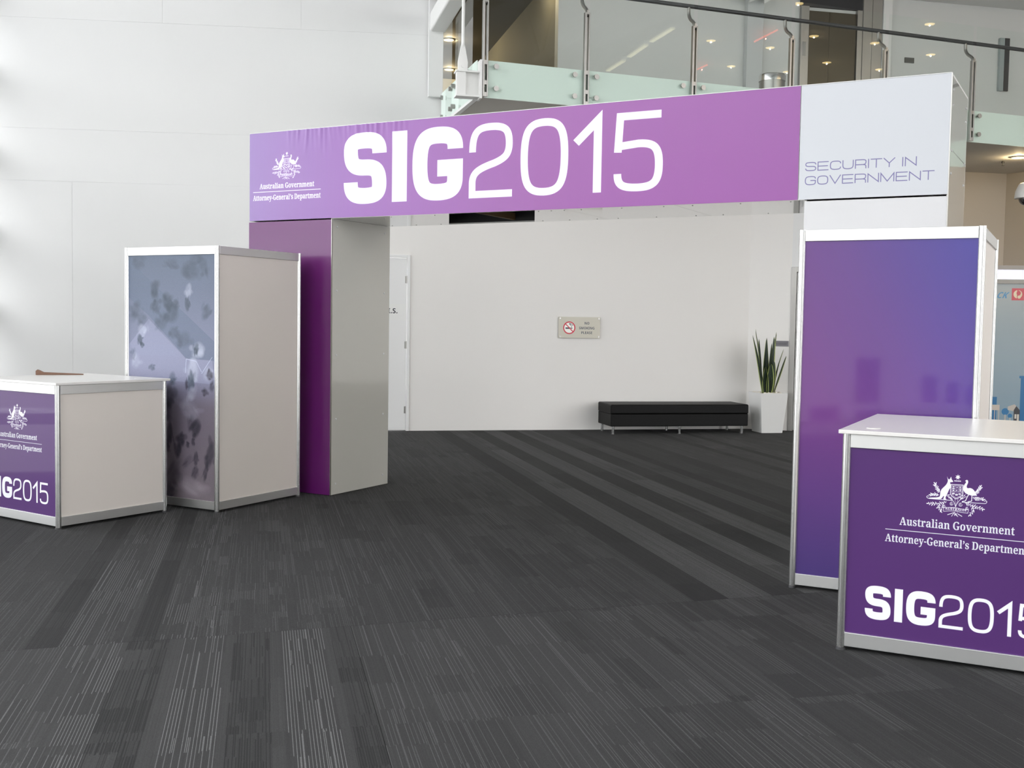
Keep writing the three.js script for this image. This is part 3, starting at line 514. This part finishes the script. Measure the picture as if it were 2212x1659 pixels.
// ---------------------------------------------------------------- bench, plant, signs on the back wall
{
  const b = thing('bench', 'long low black leather bench on short metal legs against the back wall', 'bench', [4.83, 0, -14.93]);
  const Lb = 2.11, Db = 0.62;
  obj('seat', box(0, Lb, 0.285, 0.425, -Db, 0, 0.022), M.leather, b);
  obj('base', box(0.005, Lb - 0.005, 0.11, 0.288, -Db + 0.005, -0.005, 0.012), M.leather, b);
  for (const x of [0.05, Lb / 2, Lb - 0.09]) for (const z of [-0.035, -Db + 0.06]) obj('leg', [cyl(0.02, 0.02, 0.108, x, 0.004, z, 20), cyl(0.023, 0.023, 0.006, x, 0, z, 20)], M.chrome, b);

  const turn = 0;
  const pot = thing('planter', 'tapered square white planter between the black bench and the corner door', 'planter', [7.335, 0, -15.135], turn);
  const frustum = (a, c, y0, y1, a2) => { const g2 = new THREE.CylinderGeometry(c * Math.SQRT2, a * Math.SQRT2, y1 - y0, 4, 1, true).rotateY(Math.PI / 4).translate(0, (y0 + y1) / 2, 0).toNonIndexed(); g2.computeVertexNormals(); return g2; };
  const wallG = frustum(0.165, 0.215, 0, 0.585), inG = frustum(0.19, 0.202, 0.45, 0.585); inG.scale(1, 1, 1);
  obj('pot_body', [wallG, inG], M.pot, pot);
  obj('rim', [[-1, 0], [1, 0], [0, -1], [0, 1]].map(([i, j]) => (i ? box(i * 0.2085 - 0.0075, i * 0.2085 + 0.0075, 0.580, 0.588, -0.216, 0.216, 0.002) : box(-0.216, 0.216, 0.580, 0.588, j * 0.2085 - 0.0075, j * 0.2085 + 0.0075, 0.002))), M.pot, pot);
  obj('soil', box(-0.19, 0.19, 0.5, 0.548, -0.19, 0.19), M.dark, pot);
  const rp = rng(31), ps = [];
  for (let i = 0; i < 150; i++) { const s = 0.014 + rp() * 0.014; ps.push(new THREE.IcosahedronGeometry(s, 0).scale(1.3, 0.8, 1).rotateY(rp() * 6).translate((rp() - 0.5) * 0.35, 0.563 + rp() * 0.02, (rp() - 0.5) * 0.35)); }
  const pb = obj('pebbles', ps, M.pebble); pb.position.set(7.335, 0, -15.135); pb.rotation.y = turn; pb.userData = { kind: 'stuff', label: 'cream pebbles covering the soil of the white planter', category: 'pebbles' };

  const [c, x] = canvas(64, 512), rl = rng(13);
  for (let y = 0; y < 512; y++) for (let i = 0; i < 64; i++) {
    const e = Math.abs(i - 31.5) / 32, band = 0.5 + 0.5 * Math.sin(y * 0.16 + Math.sin(i * 0.22 + y * 0.05) * 2.2), edge = e > 0.78;
    const q = edge ? [168, 178, 104] : [20 + band * 22, 36 + band * 22, 26 + band * 12]; x.fillStyle = `rgb(${q.map((k) => Math.round(k + (rl() - 0.5) * 10)).join(',')})`; x.fillRect(i, y, 1, 1);
  }
  const leafM = phys({ map: tex(c), roughness: 0.42, side: THREE.DoubleSide });
  const plant = thing('snake_plant', 'snake plant with tall yellow edged sword leaves in the white planter', 'plant', [7.31, 0.56, -15.135]);
  const blade = (h, w, lean, dir, twist, bow) => {
    const n = 18, pos = [], uv = [], ix = [];
    for (let i = 0; i <= n; i++) {
      const f = i / n, hw = (w * 0.66) * (0.6 + 0.75 * Math.sin(Math.min(1, f * 1.35) * 1.75)) * Math.pow(Math.max(0, 1 - f), 0.55) * 1.05, out = lean * h * (f * (1 - bow) + bow * f * f), a = dir + Math.PI / 2 + twist * f;
      for (const k of [-1, -0.5, 0, 0.5, 1]) { const cup = (Math.abs(k) ** 1.5) * hw * 0.45; pos.push(Math.cos(dir) * (out + cup) + Math.cos(a) * hw * k, f * h, Math.sin(dir) * (out + cup) + Math.sin(a) * hw * k); uv.push(0.5 + k * 0.5, f); }
    }
    for (let i = 0; i < n; i++) for (let k = 0; k < 4; k++) { const a = i * 5 + k; ix.push(a, a + 1, a + 5, a + 1, a + 6, a + 5); }
    const q = new THREE.BufferGeometry(); q.setAttribute('position', new THREE.Float32BufferAttribute(pos, 3)); q.setAttribute('uv', new THREE.Float32BufferAttribute(uv, 2)); q.setIndex(ix); q.computeVertexNormals(); return q;
  };
  // height, width, lean, direction in plan (0 = to the right), twist, bow, foot x, foot z
  for (const [h, w, le, di, tw, bo, fx, fz] of [
    [0.97, 0.075, 0.16, 3.3, 0.5, 0.4, -0.05, 0.02], [0.88, 0.085, 0.26, 3.0, 0.3, 0.5, -0.06, 0.05], [0.93, 0.07, 0.09, 0.1, 0.8, 0.3, 0.04, 0], [0.86, 0.07, 0.06, 0.6, 1.0, 0.4, 0.02, 0.04], [0.68, 0.075, 0.24, 0.2, 0.4, 0.6, 0.07, 0.02], [0.58, 0.07, 0.3, 0.5, 0.5, 0.3, 0.08, 0.05],
    [0.82, 0.08, 0.10, 3.6, 0.6, 0.4, -0.03, -0.05], [0.84, 0.07, 0.05, 5.0, 0.9, 0.3, 0.0, -0.03], [0.76, 0.06, 0.08, 5.6, 0.5, 0.5, 0.05, -0.04], [0.46, 0.09, 0.12, 1.6, 0.3, 0.2, 0, 0.07], [0.42, 0.085, 0.10, 2.4, 0.3, 0.2, -0.04, 0.07], [0.5, 0.08, 0.08, 1.0, 0.3, 0.2, 0.04, 0.06],
  ]) { const l = obj('leaf', blade(h, w, le, di, tw, bo), leafM, plant); l.position.set(fx, 0, fz); }

  const [sc, sx] = canvas(1024, 500);
  sx.fillStyle = 'rgb(196,192,178)'; sx.fillRect(0, 0, 1024, 500);
  sx.fillStyle = '#f0efe9'; sx.beginPath(); sx.arc(264, 258, 138, 0, 7); sx.fill();
  sx.fillStyle = '#23283a'; sx.fillRect(172, 250, 120, 34); sx.fillRect(300, 250, 16, 34); sx.fillRect(322, 250, 16, 34);
  sx.strokeStyle = '#23283a'; sx.lineWidth = 13; for (const k of [0, 26]) { sx.beginPath(); sx.moveTo(318 + k, 238 - k); sx.bezierCurveTo(336 + k, 200 - k, 286 + k, 210 - k, 288 + k * 0.6, 176 - k * 0.6); sx.bezierCurveTo(262, 176, 262, 160, 280, 148); sx.stroke(); }
  sx.strokeStyle = '#c4203a'; sx.lineWidth = 27; sx.beginPath(); sx.arc(264, 258, 136, 0, 7); sx.stroke(); sx.lineWidth = 22; sx.beginPath(); sx.moveTo(168, 162); sx.lineTo(360, 354); sx.stroke();
  sx.fillStyle = '#33384a'; sx.textAlign = 'center'; sx.font = 'bold 82px sans-serif'; sx.fillText('NO', 696, 175); sx.fillText('SMOKING', 696, 290); sx.fillText('PLEASE', 696, 400);
  const sign = thing('wall_sign', 'metal no smoking sign held by four studs on the back wall', 'sign', [4.54, 1.506, ZW]);
  obj('plate', box(-0.318, 0.318, -0.155, 0.155, 0.018, 0.024, 0.002), std({ map: tex(sc), metalness: 0.1, roughness: 0.4 }), sign);
  for (const [i, j] of [[-1, -1], [1, -1], [-1, 1], [1, 1]]) obj('stud', new THREE.CylinderGeometry(0.013, 0.013, 0.032, 18).rotateX(Math.PI / 2).translate(i * 0.294, j * 0.132, 0.016), M.steel, sign);

  const [pc, px] = canvas(512, 192); px.fillStyle = 'rgb(120,118,122)'; px.fillRect(0, 0, 512, 192); px.strokeStyle = 'rgb(170,168,170)'; px.lineWidth = 14; px.strokeRect(7, 7, 498, 178);
  px.fillStyle = 'rgb(84,82,90)'; const rq = rng(4); for (const y of [84, 114]) for (let i = 60; i < 440; i += 16) px.fillRect(i, y, 8 + rq() * 6, 12);
  const d = [0.843, 0.538], plq = thing('door_plaque', 'small grey engraved plaque on the angled wall beside the plant', 'plaque', [7.22 + d[0] * 0.50, 1.312, -15.63 + d[1] * 0.50], -0.568);
  obj('plate', box(-0.106, 0.106, -0.043, 0.043, 0.001, 0.012, 0.002), std({ map: tex(pc), roughness: 0.5, metalness: 0.3 }), plq);
}

// ---------------------------------------------------------------- balcony edge: glass, posts, rail
const FA = new THREE.Vector2(2.58, -13.27), FT = 0.1363;                // front line of the balcony, turned a little
{
  const bal = thing('glass_balustrade', 'frameless glass balustrade with steel posts along the upper balcony', 'balustrade', [FA.x, 0, FA.y], FT);
  const S = [0.03, 1.362, 2.885, 4.365, 5.90, 7.44, 8.95, 10.45], END = 11.9;
  for (let i = 0; i < S.length; i++) {
    const a = S[i], b = S[i + 1] ?? END;
    obj('glass_pane', new THREE.PlaneGeometry(b - a - 0.055, 1.638).translate((a + b) / 2 + 0.0075, 5.091, 0.028), M.glass, bal);
    obj('edge_band', box(a + 0.005, b - 0.005, 4.275, 4.722, -0.03, -0.012), M.mint, bal);
    for (const s of [a + 0.14, b - 0.155]) for (const y of [4.385, 4.648]) {
      const k = obj('bolt', [new THREE.CylinderGeometry(0.032, 0.034, 0.014, 22).rotateX(Math.PI / 2).translate(0, 0, 0.036), new THREE.CylinderGeometry(0.014, 0.014, 0.05, 14).rotateX(Math.PI / 2).translate(0, 0, 0.008)], M.steel, bal); k.position.set(s, y, 0);
    }
    const p = obj('post', [box(-0.038, -0.014, 4.28, 5.42, 0.0, 0.05, 0.003), box(0.014, 0.03, 4.28, 5.42, 0.0, 0.05, 0.003), ...[4.28, 4.42, 4.66, 5.4].map((y) => box(-0.014, 0.014, y, y + 0.05, 0.0, 0.045))], M.steel, bal); p.position.x = a;
    const arm = new THREE.TubeGeometry(new THREE.CatmullRomCurve3([[0, 5.38, 0.02], [0, 5.46, 0.0], [0, 5.54, -0.1], [0, 5.6, -0.14], [0, 5.70, -0.15]].map((v) => new THREE.Vector3(...v))), 20, 0.022, 10);
    obj('rail_bracket', arm, M.steel, p);
  }
  obj('handrail', new THREE.CylinderGeometry(0.027, 0.027, END - 0.03, 18).rotateZ(Math.PI / 2).translate(END / 2 + 0.02, 5.72, -0.15), M.darkRail, bal);

  const side = thing('side_balustrade', 'pale green glass return panel between the balcony corner and the white wall', 'balustrade', [2.535, 0, -13.3], 0);
  obj('glass_pane', new THREE.PlaneGeometry(1.25, 1.28).rotateY(-Math.PI / 2).translate(-0.06, 4.912, -0.675), M.glass, side);
  obj('glass_pane', new THREE.PlaneGeometry(0.80, 1.28).rotateY(-Math.PI / 2).translate(-0.1, 4.912, -1.71), M.glass, side);
  obj('edge_band', prism([[-0.012, -0.02], [0, -0.02], [-0.102, -2.1], [-0.114, -2.1]], 4.275, 4.722), M.mint, side);
  for (const z of [-0.35, -1.22, -1.4, -2.0]) for (const y of [4.385, 4.648]) obj('bolt', new THREE.CylinderGeometry(0.03, 0.03, 0.05, 18).rotateZ(Math.PI / 2).translate(-0.075 + z * 0.02, y, z), M.steel, side);
  obj('bottom_trim', prism([[-0.06, 0], [0.0, 0], [-0.102, -2.1], [-0.16, -2.1]], 4.24, 4.275), M.whiteSteel, side);

  const beam = thing('steel_bracket', 'white steel channel stub at the balcony corner below the tie rod', 'bracket', [2.26, 0, -13.28], 0);
  obj('top_flange', box(-0.01, 0.30, 4.545, 4.565, -0.07, 0.1, 0.003), M.whiteSteel, beam);
  obj('bottom_flange', box(-0.01, 0.30, 4.255, 4.275, -0.07, 0.1, 0.003), M.whiteSteel, beam);
  obj('web', [box(0, 0.30, 4.275, 4.545, 0.0, 0.015), box(0.0, 0.11, 4.275, 4.545, 0.015, 0.08), box(0.275, 0.305, 4.24, 4.70, -0.08, 0.11, 0.003)], M.whiteSteel, beam);
  const rod = thing('tie_rod', 'thin white tie rod with flattened end holding up the balcony corner', 'tie rod', [2.338, 4.566, -13.25], 0);
  const pad = new THREE.Shape([[-0.055, 0], [0.055, 0], [0.058, 0.1], [0.02, 0.3], [-0.02, 0.3], [-0.058, 0.1]].map(([a, b]) => new THREE.Vector2(a, b)));
  obj('flat_end', new THREE.ExtrudeGeometry(pad, { depth: 0.02, bevelEnabled: true, bevelSize: 0.003, bevelThickness: 0.003, bevelSegments: 1 }).translate(0, 0.004, -0.01), M.whiteSteel, rod);
  obj('pin', [new THREE.CylinderGeometry(0.026, 0.026, 0.05, 18).rotateX(Math.PI / 2).translate(0.005, 0.06, 0)], M.whiteSteel, rod);
  obj('rod', cyl(0.02, 0.02, 4.65, 0, 0.285, 0, 16), M.whiteSteel, rod);

  // boxed column and white beam where the balcony meets the wall
  struct('trim_1', box(2.235, 2.437, 4.67, 9.5, ZW + 0.18, ZW + 0.26, 0.004), M.wall);
  struct('beam_upper', box(2.25, 2.47, 5.56, 5.82, -15.44, -11.6, 0.025), M.whiteSteel);
  struct('beam_roof', box(2.20, 2.5, 6.0, 6.2, -15.4, -11.5, 0.02), std({ color: lin(0.16, 0.17, 0.2), roughness: 0.5 }));
}

// ---------------------------------------------------------------- upper level: lift, bin, fittings
{
  const Z = -17.5;
  const lift = thing('lift', 'dark bronze lift doors on the upper level behind the glass', 'lift', [9.0, 4.72, Z]);
  obj('door', box(0.01, 0.398, 0.005, 2.2, 0, 0.03), M.bronze, lift);
  obj('door', box(0.402, 0.9, 0.005, 2.2, 0, 0.03), M.bronze, lift);
  obj('header_panel', box(-0.14, 1.0, 2.26, 2.53, 0, 0.06), M.dark, lift);
  obj('frame', [box(-0.14, 0.005, 0, 2.26, 0, 0.07, 0.003), box(0.905, 1.0, 0, 2.26, 0, 0.07, 0.003)], M.steel, lift);
  obj('call_panel', box(-0.11, -0.05, 1.42, 1.66, 0.07, 0.082, 0.003), M.chrome, lift);
  const fire = thing('service_door', 'brushed steel door beside the bronze lift on the upper level', 'door', [10.03, 4.72, Z]);
  obj('leaf', [box(0.0, 0.17, 0.005, 2.5, 0, 0.04, 0.002), box(0.175, 0.36, 0.005, 2.5, 0, 0.04, 0.002)], M.steel, fire);
  obj('frame', box(0.365, 0.53, 0, 2.53, 0, 0.07, 0.003), M.whiteSteel, fire);
  const pillar = std({ color: lin(0.62, 0.64, 0.64), roughness: 0.35 });
  struct('column_upper', [box(7.86, 8.15, 4.72, 7.25, Z, Z + 0.12, 0.004)], pillar);
  const bin = thing('waste_bin', 'round brushed steel waste bin on the balcony behind the glass', 'bin', [7.43, 4.72, -15.5]);
  obj('body', new THREE.LatheGeometry([[0, 0], [0.185, 0], [0.19, 0.01], [0.19, 0.5]].map(([a, b]) => new THREE.Vector2(a, b)), 40), M.steel, bin);
  obj('lid', new THREE.LatheGeometry([[0.195, 0.5], [0.195, 0.585], [0.185, 0.6], [0.1, 0.6], [0.09, 0.55], [0, 0.55]].map(([a, b]) => new THREE.Vector2(a, b)), 40), M.chrome, bin);
  const np = thing('wall_plate', 'small dark rectangular plate on the grey upper wall right of the lift', 'plate', [10.95, 6.22, Z]);
  obj('plate', box(-0.09, 0.09, -0.045, 0.045, 0.001, 0.02, 0.003), std({ color: lin(0.1, 0.1, 0.09), roughness: 0.5 }), np);
  const ds = thing('wall_display', 'tall narrow dark display hanging on the upper wall at the far right', 'display', [12.82, 0, Z]);
  obj('screen', box(-0.03, 0.07, 5.80, 6.72, 0.03, 0.06, 0.004), M.dark, ds);
  obj('casing', box(-0.12, -0.03, 5.80, 6.72, 0.001, 0.06, 0.004), std({ color: lin(0.35, 0.4, 0.4), roughness: 0.4 }), ds);
  const ds2 = M.whiteSteel;
  for (const [x, w, lab] of [[7.80, 0.2, 'white sloped ceiling baffle above the upper column, left of its twin'], [8.06, 0.16, 'white sloped ceiling baffle above the upper column, right of its twin']]) {
    const bf = thing('ceiling_baffle', lab, 'baffle', [x, 7.25, -17.2], 0, 'white ceiling baffles over the upper level');
    const s = new THREE.Shape([[0, 0], [w, 0], [w, -0.28], [0, -0.37]].map(([a, b]) => new THREE.Vector2(a, b)));
    obj('panel', new THREE.ExtrudeGeometry(s, { depth: 0.03, bevelEnabled: false }), ds2, bf);
  }
  const dr = thing('corridor_door', 'dark door at the end of the warm lit upper corridor', 'door', [2.48, 4.72, -22.5], Math.PI / 2);
  obj('leaf', box(-0.45, 0.45, 0.005, 2.05, 0.0, 0.04, 0.003), M.dark, dr); obj('handle', new THREE.CylinderGeometry(0.012, 0.012, 0.12, 10).rotateZ(Math.PI / 2).translate(0.36, 1.0, 0.06), M.steel, dr);
}

// ---------------------------------------------------------------- lamps
const lampGlow = std({ color: lin(0.05, 0.05, 0.05), emissive: lin(1, 0.74, 0.30), emissiveIntensity: 9 });
const softGlow = std({ color: lin(0.05, 0.05, 0.05), emissive: lin(1, 0.76, 0.36), emissiveIntensity: 3 });
const diffuserG = new THREE.CylinderGeometry(0.095, 0.095, 0.012, 28), ringG = new THREE.TorusGeometry(0.105, 0.013, 10, 32).rotateX(Math.PI / 2);
function downlight(x, y, z, label, group, glow, power) {
  const t = thing('downlight', label, 'downlight', [x, y, z], 0, group);
  const d = obj('diffuser', diffuserG, glow, t); d.position.y = -0.01; d.castShadow = false;
  obj('trim_ring', ringG, M.whiteSteel, t);
  const l = new THREE.PointLight(lin(1, 0.78, 0.45), power, 0, 2); l.position.set(0, -0.04, 0); l.castShadow = true; l.shadow.radius = 0.6; t.add(l);
}
downlight(11.57, 4.283, -15.34, 'warm round downlight in the soffit under the balcony at the right edge', undefined, softGlow, 1.2);
downlight(3.66, 7.248, -22.4, 'warm round downlight halfway along the upper corridor ceiling', undefined, softGlow, 1.6);
downlight(4.10, 7.248, -25.0, 'warm round downlight at the far end of the upper corridor', undefined, softGlow, 1.6);
downlight(4.2, 7.248, -17.9, 'warm round downlight washing the upper corridor wall near its mouth', undefined, softGlow, 1.2);
for (const [x, z] of [[11.19, -6.66], [12.61, -6.86], [13.01, -5.1], [14.45, -5.36], [12.72, -8.05], [14.57, -6.51], [14.17, -8.3], [15.92, -8.22], [10.86, -9.6], [13.97, -9.89], [16.05, -6.65]])
  downlight(x, 7.498, z, 'warm round downlight in the gallery ceiling, mirrored in the balcony glass', 'gallery ceiling downlights', lampGlow, 0.5);
{
  const sp = thing('sprinkler', 'small sprinkler head under the soffit beside the warm downlight', 'sprinkler', [11.63, 4.285, -15.79]);
  obj('body', [cyl(0.028, 0.02, 0.03, 0, -0.03, 0, 16), cyl(0.008, 0.008, 0.04, 0, -0.07, 0, 10), cyl(0.022, 0.022, 0.004, 0, -0.074, 0, 16)], M.dark, sp);
  const cam = thing('security_camera', 'white dome security camera hanging from the soffit at the right edge', 'camera', [11.36, 4.285, -14.85]);
  obj('stem', cyl(0.025, 0.025, 0.47, 0, -0.47, 0, 16), M.whiteSteel, cam);
  obj('housing', new THREE.LatheGeometry([[0.0, -0.47], [0.09, -0.475], [0.11, -0.5], [0.155, -0.6], [0.165, -0.7], [0.16, -0.71], [0, -0.71]].map(([a, b]) => new THREE.Vector2(a, b)), 36), M.whiteSteel, cam);
  obj('dome', new THREE.SphereGeometry(0.105, 28, 14, 0, Math.PI * 2, Math.PI / 2, Math.PI / 2).translate(0, -0.71, 0), phys({ color: lin(0.03, 0.03, 0.035), roughness: 0.08, clearcoat: 1 }), cam);
}

// ---------------------------------------------------------------- shop front in the alcove
{
  const shop = thing('shop_display', 'blue grey parcel shop display with red square emblem in the alcove', 'display', [12.2, 0, -16.72], -0.347);
  obj('lintel', box(-0.4, 0.62, 2.60, 2.67, -0.02, 0.06, 0.003), std({ color: lin(0.48, 0.46, 0.44), roughness: 0.5 }), shop);
  obj('light_box', box(-0.4, 0.62, 2.435, 2.598, -0.02, 0.05, 0.003), std({ color: lin(0.9, 0.9, 0.95), emissive: lin(0.75, 0.78, 0.95), emissiveIntensity: 0.45 }), shop);
  obj('fascia', box(-0.4, 0.62, 2.36, 2.433, -0.02, 0.06, 0.003), std({ color: lin(0.48, 0.47, 0.45), roughness: 0.5 }), shop);
  const [c, x] = canvas(656, 1510), X = (s) => ((s + 0.4) / 1.02) * 656, Y = (y) => ((2.36 - y) / 2.36) * 1510;
  const g = x.createLinearGradient(0, 0, 0, 1510); g.addColorStop(0, 'rgb(176,184,184)'); g.addColorStop(0.35, 'rgb(158,176,184)'); g.addColorStop(1, 'rgb(150,178,196)');
  x.fillStyle = g; x.fillRect(0, 0, 656, 1510);
  x.fillStyle = 'rgb(64,146,200)'; x.font = 'italic bold 90px sans-serif'; x.textAlign = 'right'; x.save(); x.translate(X(0.24), Y(2.115)); x.transform(1, 0, -0.2, 1, 0, 0); x.fillText('CK', 0, 0); x.restore();
  x.fillStyle = 'rgb(214,48,66)'; x.fillRect(X(0.32), Y(2.285), X(0.52) - X(0.32), Y(2.08) - Y(2.285));
  x.fillStyle = 'rgb(246,226,190)'; x.beginPath(); x.arc(X(0.42), Y(2.183), 46, 0, 7); x.fill();
  x.fillStyle = 'rgb(214,48,66)'; x.fillRect(X(0.42) - 8, Y(2.183) - 46, 15, 100); x.beginPath(); x.ellipse(X(0.42) + 8, Y(2.183) - 12, 22, 26, 0, 0, 7); x.fill(); x.fillRect(X(0.42) + 4, Y(2.183) + 12, 20, 40); x.fillStyle = 'rgb(246,226,190)'; x.beginPath(); x.arc(X(0.42) + 14, Y(2.183) + 30, 18, 0, 7); x.fill();
  x.fillStyle = 'rgb(26,120,180)'; x.fillRect(X(0.02), Y(0.42), X(0.145) - X(0.02), Y(0.0) - Y(0.42)); x.fillRect(X(0.525), Y(0.79), 500, 1510);
  x.fillRect(X(0.5), Y(0.79), 100, 26);
  x.fillStyle = 'rgb(222,212,200)'; x.fillRect(X(0.05), Y(0.285), X(0.196) - X(0.05), 60); x.fillRect(X(0.11), Y(0.2), 8, 130); x.fillRect(X(0.18), Y(0.2), 8, 130);
  x.fillStyle = 'rgb(40,130,190)'; for (const [u, v, q] of [[0.29, 0.17, 38], [0.37, 0.10, 24]]) { x.beginPath(); x.arc(X(u), Y(v), q, 0, 7); x.fill(); }
  x.fillStyle = 'rgb(214,206,196)'; x.fillRect(X(0.28), Y(0.12), 14, 90); x.fillRect(X(0.365), Y(0.07), 10, 50); x.beginPath(); x.moveTo(X(0.33), Y(0.26)); x.lineTo(X(0.44), Y(0.3)); x.lineTo(X(0.52), Y(0.22)); x.lineTo(X(0.52), Y(0.16)); x.lineTo(X(0.33), Y(0.2)); x.fill();
  x.fillStyle = 'rgb(58,58,64)'; x.beginPath(); x.moveTo(X(0.43), Y(0)); x.lineTo(X(0.43), Y(0.2)); x.lineTo(X(0.47), Y(0.27)); x.lineTo(X(0.53), Y(0.2)); x.lineTo(X(0.53), Y(0)); x.fill();
  x.fillStyle = 'rgb(236,230,220)'; x.fillRect(X(0.445), Y(0.13), 20, 50); x.fillRect(X(0.485), Y(0.13), 22, 90);
  obj('printed_panel', box(-0.4, 0.62, 0.0, 2.36, -0.02, 0.02), phys({ map: tex(c), roughness: 0.3 }), shop);
}

const neonGlow = std({ color: lin(0.05, 0.02, 0.02), emissive: lin(1, 0.12, 0.06), emissiveIntensity: 7 });
for (const [x0, z0, x1, z1, lab] of [[11.82, -7.29, 11.6, -8.22, 'longer red neon tube under the gallery ceiling, mirrored in the balcony glass'], [12.37, -4.68, 12.29, -5.14, 'shorter red neon tube under the gallery ceiling, mirrored in the balcony glass']]) {
  const n = Math.hypot(x1 - x0, z1 - z0), t = thing('neon_tube', lab, 'neon light', [(x0 + x1) / 2, 7.42, (z0 + z1) / 2], Math.atan2(x0 - x1, z0 - z1));
  const tube = obj('tube', new THREE.CylinderGeometry(0.018, 0.018, n, 12).rotateX(Math.PI / 2), neonGlow, t); tube.castShadow = false;
  for (const k of [-1, 1]) obj('holder', cyl(0.012, 0.012, 0.075, 0, 0.005, k * (n / 2 - 0.05), 10), M.whiteSteel, t);
  const l = new THREE.PointLight(lin(1, 0.15, 0.08), 0.2, 0, 2); l.position.y = -0.06; l.castShadow = true; l.shadow.radius = 0.6; t.add(l);
}
const stripGlow = std({ color: lin(0.3, 0.3, 0.25), emissive: lin(1, 0.95, 0.55), emissiveIntensity: 2.2 });
[[10.67, -3.54, 10.43, -4.57], [10.33, -4.91, 10.05, -5.96], [10.33 - 0.35, -6.23, 9.72 + 0.02, -7.3]].forEach(([x0, z0, x1, z1], i) => {
  const n = Math.hypot(x1 - x0, z1 - z0), t = thing('strip_light', ['first', 'second', 'third'][i] + ' pale yellow strip light along the gallery edge, mirrored in the glass', 'strip light', [(x0 + x1) / 2, 7.42, (z0 + z1) / 2], Math.atan2(x0 - x1, z0 - z1));
  const d = obj('diffuser', box(-0.05, 0.05, -0.03, 0, -n / 2, n / 2, 0.004), stripGlow, t); d.castShadow = false;
  obj('housing', box(-0.06, 0.06, 0.001, 0.075, -n / 2, n / 2, 0.004), M.whiteSteel, t);
  const l = new THREE.RectAreaLight(lin(1, 0.95, 0.6), 2, 0.1, n); l.position.y = -0.035; l.rotation.x = -Math.PI / 2; t.add(l);
});

// ---------------------------------------------------------------- roof steelwork, mirrored in the balcony glass
{
  const tr = thing('roof_truss', 'white tubular roof truss under the hall ceiling, mirrored in the balcony glass', 'truss', [0, 0, 0]);
  const bar = (a, b, r) => { const A = new THREE.Vector3(...a), B = new THREE.Vector3(...b), d = B.clone().sub(A); return new THREE.CylinderGeometry(r, r, d.length(), 10).applyQuaternion(new THREE.Quaternion().setFromUnitVectors(new THREE.Vector3(0, 1, 0), d.clone().normalize())).translate((A.x + B.x) / 2, (A.y + B.y) / 2, (A.z + B.z) / 2); };
  const X = (z) => 8.0 + (z + 8) * 0.2, z0 = -14, z1 = -2;
  obj('lower_chord', bar([X(z0), 7.45, z0], [X(z1), 7.45, z1], 0.12), M.whiteSteel, tr);
  obj('upper_chord', bar([X(z0), 9.35, z0], [X(z1), 9.35, z1], 0.1), M.whiteSteel, tr);
  for (let i = 0; i < 8; i++) { const a = z0 + i * 1.5, b = a + 1.5; obj('web_bar', i % 2 ? bar([X(a), 7.45, a], [X(b), 9.35, b], 0.045) : bar([X(a), 9.35, a], [X(b), 7.45, b], 0.045), M.whiteSteel, tr); }
}

scene.traverse((o) => { if (o.isMesh) { o.castShadow = true; o.receiveShadow = true; } });
renderer.render(scene, camera);
